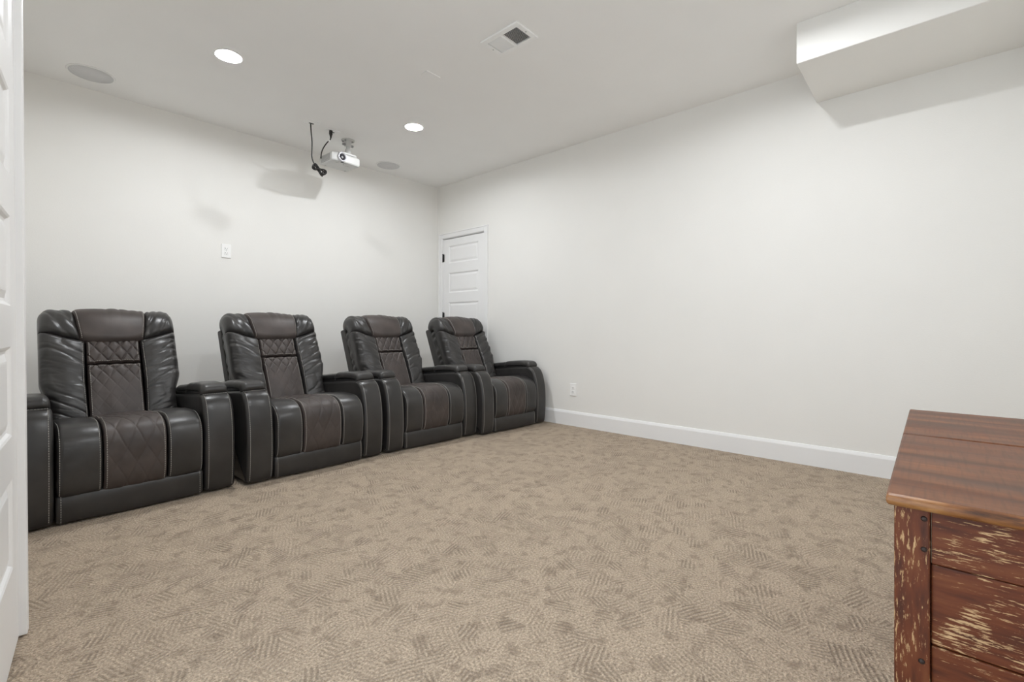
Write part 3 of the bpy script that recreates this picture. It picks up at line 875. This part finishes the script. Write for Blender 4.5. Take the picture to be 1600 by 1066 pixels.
def make_recliner():
    root = empty('recliner')
    HK = 0.302
    # frame between the arms, under the seat
    box('base_frame', -HK + 0.003, HK - 0.003, 0.06, 0.80, 0.03, 0.36, M['pad_black'], root, bev=0.01)
    # kick panel (front rail)
    prof = smooth_profile([(0.045, 0.012), (0.020, 0.012), (0.004, 0.022), (0.000, 0.07), (0.003, 0.122), (0.016, 0.141), (0.045, 0.144)], 4) + [(0.07, 0.142), (0.07, 0.015)]
    kp, P, nr = rounded_extrude('kick_panel', prof, -HK + 0.002, HK - 0.002, 0.014, M['leather'], root)
    cvs = []
    for s in (-1, 1):
        cvs.append([(Vector((s * (HK - 0.020), P[i].x + nr[i].x * 0.003, P[i].y + nr[i].y * 0.003)), Vector((0, nr[i].x, nr[i].y))) for i in range(4, 25)])
    stitches(cvs, kp)
    # ---- seat: a waterfall cushion in three panels
    sp = Path2([(0.66, 0.382), (0.50, 0.395), (0.30, 0.415), (0.16, 0.424), (0.085, 0.416), (0.040, 0.390), (0.022, 0.350), (0.018, 0.27), (0.022, 0.195), (0.036, 0.162), (0.062, 0.155)])
    cd = 0.130
    for s in (-1, 1):
        xl, xr = (-HK + 0.004, -cd - 0.003) if s < 0 else (cd + 0.003, HK - 0.004)
        pd_ = Pad(sp, xl, xr, 0.0, sp.L, 0.042, [(0.024, 0.15), (0.012, 0.55)][::-s], 0.03, 0.03, 0.005, wrinkle(6, 10, 0.004, 2.0 + s))
        sd = pd_.build('seat_side_panel', M['leather'], root, 26, 70, 0.6)
        inner = 0.935 if s < 0 else 0.065
        outer = 1 - inner
        stitches([pad_curve(pd_, lambda t, q=inner: (q, 0.30 + 0.66 * t), 110), pad_curve(pd_, lambda t, q=outer: (q, 0.42 + 0.54 * t), 90)], sd)
    pd_ = Pad(sp, -cd + 0.001, cd - 0.001, 0.0, sp.L, 0.044, [(0.012, 0.55)] * 2, 0.03, 0.03, 0.004,
              quilt(0.082, 0.150, 0.0055, 0.0, 0.02, lambda b: max(0.35, 1.25 - 1.05 * b)))
    sc_ = pd_.build('seat_center_panel', M['brown'], root, 100, 250, 0.15)
    sc_['label'] = 'brown quilted leather panel'
    stitches([pad_curve(pd_, lambda t, q=q: (q, 0.30 + 0.66 * t), 110) for q in (0.045, 0.955)], sc_)
    # ---- backrest
    bp = Path2([(1.000, 0.885), (0.985, 0.935), (0.950, 0.968), (0.905, 0.980), (0.862, 0.962), (0.825, 0.915), (0.775, 0.82), (0.705, 0.68), (0.640, 0.55), (0.585, 0.43), (0.560, 0.37)])
    zs = bp.find_z
    hb = lambda s: 0.0
    def half(s):                     # outline half-width along the back
        z = bp.at(s).y
        q = max(0.0, min(1.0, (z - 0.50) / 0.12)); q = q * q * (3 - 2 * q)
        w = 0.298 + 0.032 * q
        return w
    s_lum0, s_lum1, s_low1 = zs(0.845), zs(0.70), zs(0.38)
    cb_ = 0.128
    def crease(x):                   # where the headrest tucks into the back: lowest in the middle
        q = min(1.0, abs(x) / 0.32)
        return zs(0.835) - 0.115 * max(0, q - 0.35) ** 1.3
    s_bot = zs(0.385)
    for s in (-1, 1):
        f = lambda b, s=s: 0.0
        def outer(b): 
            sv = zs(0.86) + (s_bot - zs(0.86)) * b
            return half(sv)
        inn = lambda b: cb_ + 0.004 + 0.006 * math.sin(PI * b)
        xl, xr = ((lambda b: -outer(b)), (lambda b: -inn(b))) if s < 0 else (inn, outer)
        def ext(x, sv, a, b, s=s):
            edge = 0.35 + 0.9 * max(0.0, (abs(x) - 0.20) / 0.12)
            w1 = noise.noise(Vector((x * 5 + 3 * s, sv * 15 + x * s * 7, 1.3 + s)))
            w2 = noise.noise(Vector((x * 7 + s, sv * 14 + x * s * 3, 4.3)))
            inn_ = 0.5 + 0.6 * max(0.0, 1 - (abs(x) - cb_) / 0.06)
            w3 = noise.noise(Vector((x * 9 + 2 * s, sv * 42 + x * s * 16, 7.7)))
            return max(edge, inn_) * (-0.011 * (1 - abs(w1)) ** 6 + 0.008 * w2) - 0.0030 * (1 - abs(w3)) ** 6 * edge
        pd_ = Pad(bp, xl, xr, crease, s_bot, 0.064, [(0.048, 0.0), (0.018, 0.60)][::-s], [(0.030, 0.45), (0.03, 0.2)], 0.055, 0.012, ext)
        bo = pd_.build('back_bolster', M['leather'], root, 56, 120, 0.4)
        q = 0.95 if s < 0 else 0.05
        stitches([pad_curve(pd_, lambda t, q=q: (q, 0.05 + 0.9 * t), 80)], bo)
    wrk = wrinkle(9, 6, 0.0025, 7.0)
    qa = quilt(0.062, 0.098, 0.0065, 0.0, s_lum0)
    pd_ = Pad(bp, -cb_, cb_, lambda x: crease(x) - 0.012, s_lum1 - 0.003, 0.050, [(0.014, 0.58)] * 2, [(0.02, 0.2), (0.014, 0.6)], 0.04, 0.012, qa)
    lp = pd_.build('lumbar_pad', M['brown'], root, 110, 80, 0.15); lp['label'] = 'brown quilted upper back pad'
    stitches([pad_curve(pd_, lambda t: (0.05 + 0.9 * t, 0.93), 60), pad_curve(pd_, lambda t: (0.05, 0.1 + 0.8 * t), 40), pad_curve(pd_, lambda t: (0.95, 0.1 + 0.8 * t), 40)], lp)
    qb = quilt(0.062, 0.098, 0.0060, 0.031, s_lum1, lambda b: max(0.12, 1.15 - 2.2 * b))
    pd_ = Pad(bp, -cb_, cb_, s_lum1 + 0.003, s_bot, 0.049, [(0.014, 0.58)] * 2, [(0.014, 0.6), (0.02, 0.2)], 0.04, 0.010, qb)
    lo = pd_.build('lower_back_pad', M['brown'], root, 110, 150, 0.15); lo['label'] = 'brown quilted lower back pad'
    stitches([pad_curve(pd_, lambda t: (0.05 + 0.9 * t, 0.045), 60), pad_curve(pd_, lambda t: (0.045, 0.05 + 0.9 * t), 70), pad_curve(pd_, lambda t: (0.955, 0.05 + 0.9 * t), 70)], lo)
    # headrest pillow and wings
    hx_t, hx_b = 0.188, 0.152
    hw = lambda b: hx_t + (hx_b - hx_t) * max(0.0, (b - 0.35) / 0.65)
    def pil(x, s, a, b):
        top = math.exp(-((b - 0.36) / 0.16) ** 2)
        return top * (-0.007) * (1 - abs(noise.noise(Vector((x * 17, s * 2.2, 3.1))))) ** 4 + 0.003 * noise.noise(Vector((x * 6, s * 7, 8)))
    pd_ = Pad(bp, lambda b: -hw(b), hw, 0.0, lambda x: crease(x) + 0.004 + 0.028 * max(0.0, 1 - (x / 0.17) ** 2), 0.072, [(0.022, 0.55)] * 2, [(0.05, 0.0), (0.05, 0.0)], 0.03, 0.014, pil)
    hd = pd_.build('headrest', M['brown'], root, 56, 70, 0.6); hd['label'] = 'brown leather headrest roll'
    stitches([pad_curve(pd_, lambda t, q=q: (q, 0.22 + 0.72 * t), 70) for q in (0.035, 0.965)], hd)
    for s in (-1, 1):
        def outw(b):               # square at the front, rounded off over the top and rear
            t = max(0.0, (0.55 - b) / 0.55)
            return 0.330 - 0.060 * (1 - math.sqrt(max(0.0, 1 - t * t)))
        inw = lambda b: hw(b) - 0.004
        xl, xr = ((lambda b: -outw(b)), (lambda b: -inw(b))) if s < 0 else (inw, outw)
        def ext2(x, sv, a, b, s=s):
            w1 = noise.noise(Vector((x * 10 + 3 * s, sv * 14 + x * s * 20, 2.3 + s)))
            return -0.009 * (1 - abs(w1)) ** 5 + 0.004 * noise.noise(Vector((x * 12, sv * 9, s)))
        pd_ = Pad(bp, xl, xr, 0.0, lambda x: crease(x) - 0.002, 0.066, [(0.050, 0.0), (0.020, 0.55)][::-s], [(0.055, 0.0), (0.034, 0.38)], 0.05, 0.008, ext2)
        wg = pd_.build('headrest_wing', M['leather'], root, 34, 60, 0.6)
    # rear shell and the gathered side strip between shell and cushions
    rounded_extrude('back_shell', [(0.700, 0.36), (0.972, 0.905), (0.980, 0.918), (0.995, 0.924), (1.045, 0.916), (1.055, 0.905), (1.052, 0.890), (0.800, 0.33), (0.790, 0.325), (0.715, 0.345)],
                    -0.312, 0.312, 0.008, M['shell'], root)
    for s in (-1, 1):
        bm = bmesh.new(); rows = []
        n_ = 60
        for k in range(n_ + 1):
            t = k / n_
            c = Vector((0.655, 0.42)).lerp(Vector((0.905, 0.915)), t)
            row = []
            for j in range(7):
                d = -0.045 + 0.13 * j / 6
                q = c + Vector((0.893, -0.45)) * d
                g = 0.006 * math.sin(t * 42 + 1.5 * math.sin(t * 13)) * math.sin(PI * j / 6) - 0.007 * (1 - math.sin(PI * j / 6))
                row.append(bm.verts.new((s * (0.311 + g), q.x, q.y)))
            for j in range(2):
                q = c + Vector((0.893, -0.45)) * (0.085 - 0.13 * j)
                row.append(bm.verts.new((s * 0.27, q.x, q.y)))
            rows.append(row)
        for A, Bq in zip(rows, rows[1:]):
            m = len(A)
            for j in range(m): bm.faces.new((A[j], A[(j + 1) % m], Bq[(j + 1) % m], Bq[j]))
        bm.faces.new(rows[0]); bm.faces.new(rows[-1])
        finish(bm, 'side_gusset', M['leather'], root, True)
    # ---- arms
    AI, AO = 0.306, 0.460
    top = [(0.012, 0.018), (0.000, 0.05), (-0.010, 0.15), (-0.012, 0.26), (-0.004, 0.37), (0.016, 0.455), (0.045, 0.515), (0.085, 0.545), (0.130, 0.552), (0.22, 0.546), (0.40, 0.528), (0.60, 0.508), (0.76, 0.492)]
    aprof = smooth_profile(top, 5) + [(0.800, 0.480), (0.820, 0.455), (0.825, 0.40), (0.825, 0.05), (0.815, 0.025), (0.79, 0.016), (0.40, 0.015), (0.04, 0.014)]
    for s in (-1, 1):
        x0, x1 = (AI, AO) if s > 0 else (-AO, -AI)
        arm, P, nr = rounded_extrude('arm', aprof, x0, x1, 0.020, M['leather'], root)
        cvs = []
        for xx in (x0 + 0.017, x1 - 0.017):
            cvs.append([(Vector((xx, P[i].x + nr[i].x * 0.0032, P[i].y + nr[i].y * 0.0032)), Vector((0, nr[i].x, nr[i].y))) for i in range(3, 46)])
        i = 36
        cvs.append([(Vector((x0 + 0.022 + (x1 - x0 - 0.044) * k / 20, P[i].x + nr[i].x * 0.0066, P[i].y + nr[i].y * 0.0066)), Vector((0, nr[i].x, nr[i].y))) for k in range(21)])
        stitches(cvs, arm)
        seam = []
        i = 35
        tube('seam_welt', [(x0 + 0.012 + (x1 - x0 - 0.024) * k / 6, P[i].x + nr[i].x * 0.0045, P[i].y + nr[i].y * 0.0045) for k in range(7)], 0.0022, M['leather'], arm, 6, 3)
        # padded lid on the arm: hard base, long front cushion and lower rear cushion
        ax = (x0 + x1) / 2
        ap = Path2([(0.118, 0.546), (0.125, 0.566), (0.150, 0.574), (0.24, 0.573), (0.34, 0.566), (0.42, 0.558), (0.432, 0.548), (0.434, 0.535)][::-1])
        base_prof = [(0.135, 0.547), (0.135, 0.566), (0.140, 0.569), (0.70, 0.527), (0.70, 0.490), (0.42, 0.52)]
        lidb, _, _ = rounded_extrude('arm_lid', base_prof, x0 + 0.012, x1 - 0.012, 0.005, M['pad_black'], root, 3)
        pd_ = Pad(ap, ax - 0.071, ax + 0.071, 0.0, ap.L, 0.036, 0.030, 0.026, 0.008, 0.004, wrinkle(8, 9, 0.0022, 11.0 + s))
        ac = pd_.build('arm_cushion', M['leather'], lidb, 34, 50, 0.7)
        ar = Path2([(0.405, 0.548), (0.415, 0.555), (0.44, 0.556), (0.54, 0.545), (0.64, 0.534), (0.70, 0.527), (0.712, 0.515), (0.714, 0.50)][::-1])
        pd_ = Pad(ar, ax - 0.066, ax + 0.066, 0.0, ar.L, 0.030, 0.028, 0.022, 0.006, 0.003, wrinkle(8, 11, 0.0025, 14.0 + s))
        pd_.build('rear_arm_cushion', M['leather'], lidb, 30, 44, 0.7)
    return root

proto = make_recliner()
GROUP = 'row of leather recliners'
spots = [(0.500, 3.050, R(-0.6), 0.994, 'leather recliner farthest left, its left arm cut off by the open door'),
         (1.469, 3.013, R(0.0), 1.001, 'leather recliner second from the left, below the high wall outlet'),
         (2.402, 2.988, R(-2.6), 0.962, 'leather recliner third from the left, next to the corner one'),
         (3.260, 2.880, R(-3.4), 0.905, 'leather recliner in the corner, against the right wall before the door')]
for i, (x, y, a, s, lab) in enumerate(spots):
    o = proto if i == 0 else copy_tree(proto)
    o.location = (x, y, 0); o.rotation_euler = (0, 0, a); o.scale = (s, 1, 1)
    tag(o, lab, 'recliner', GROUP)
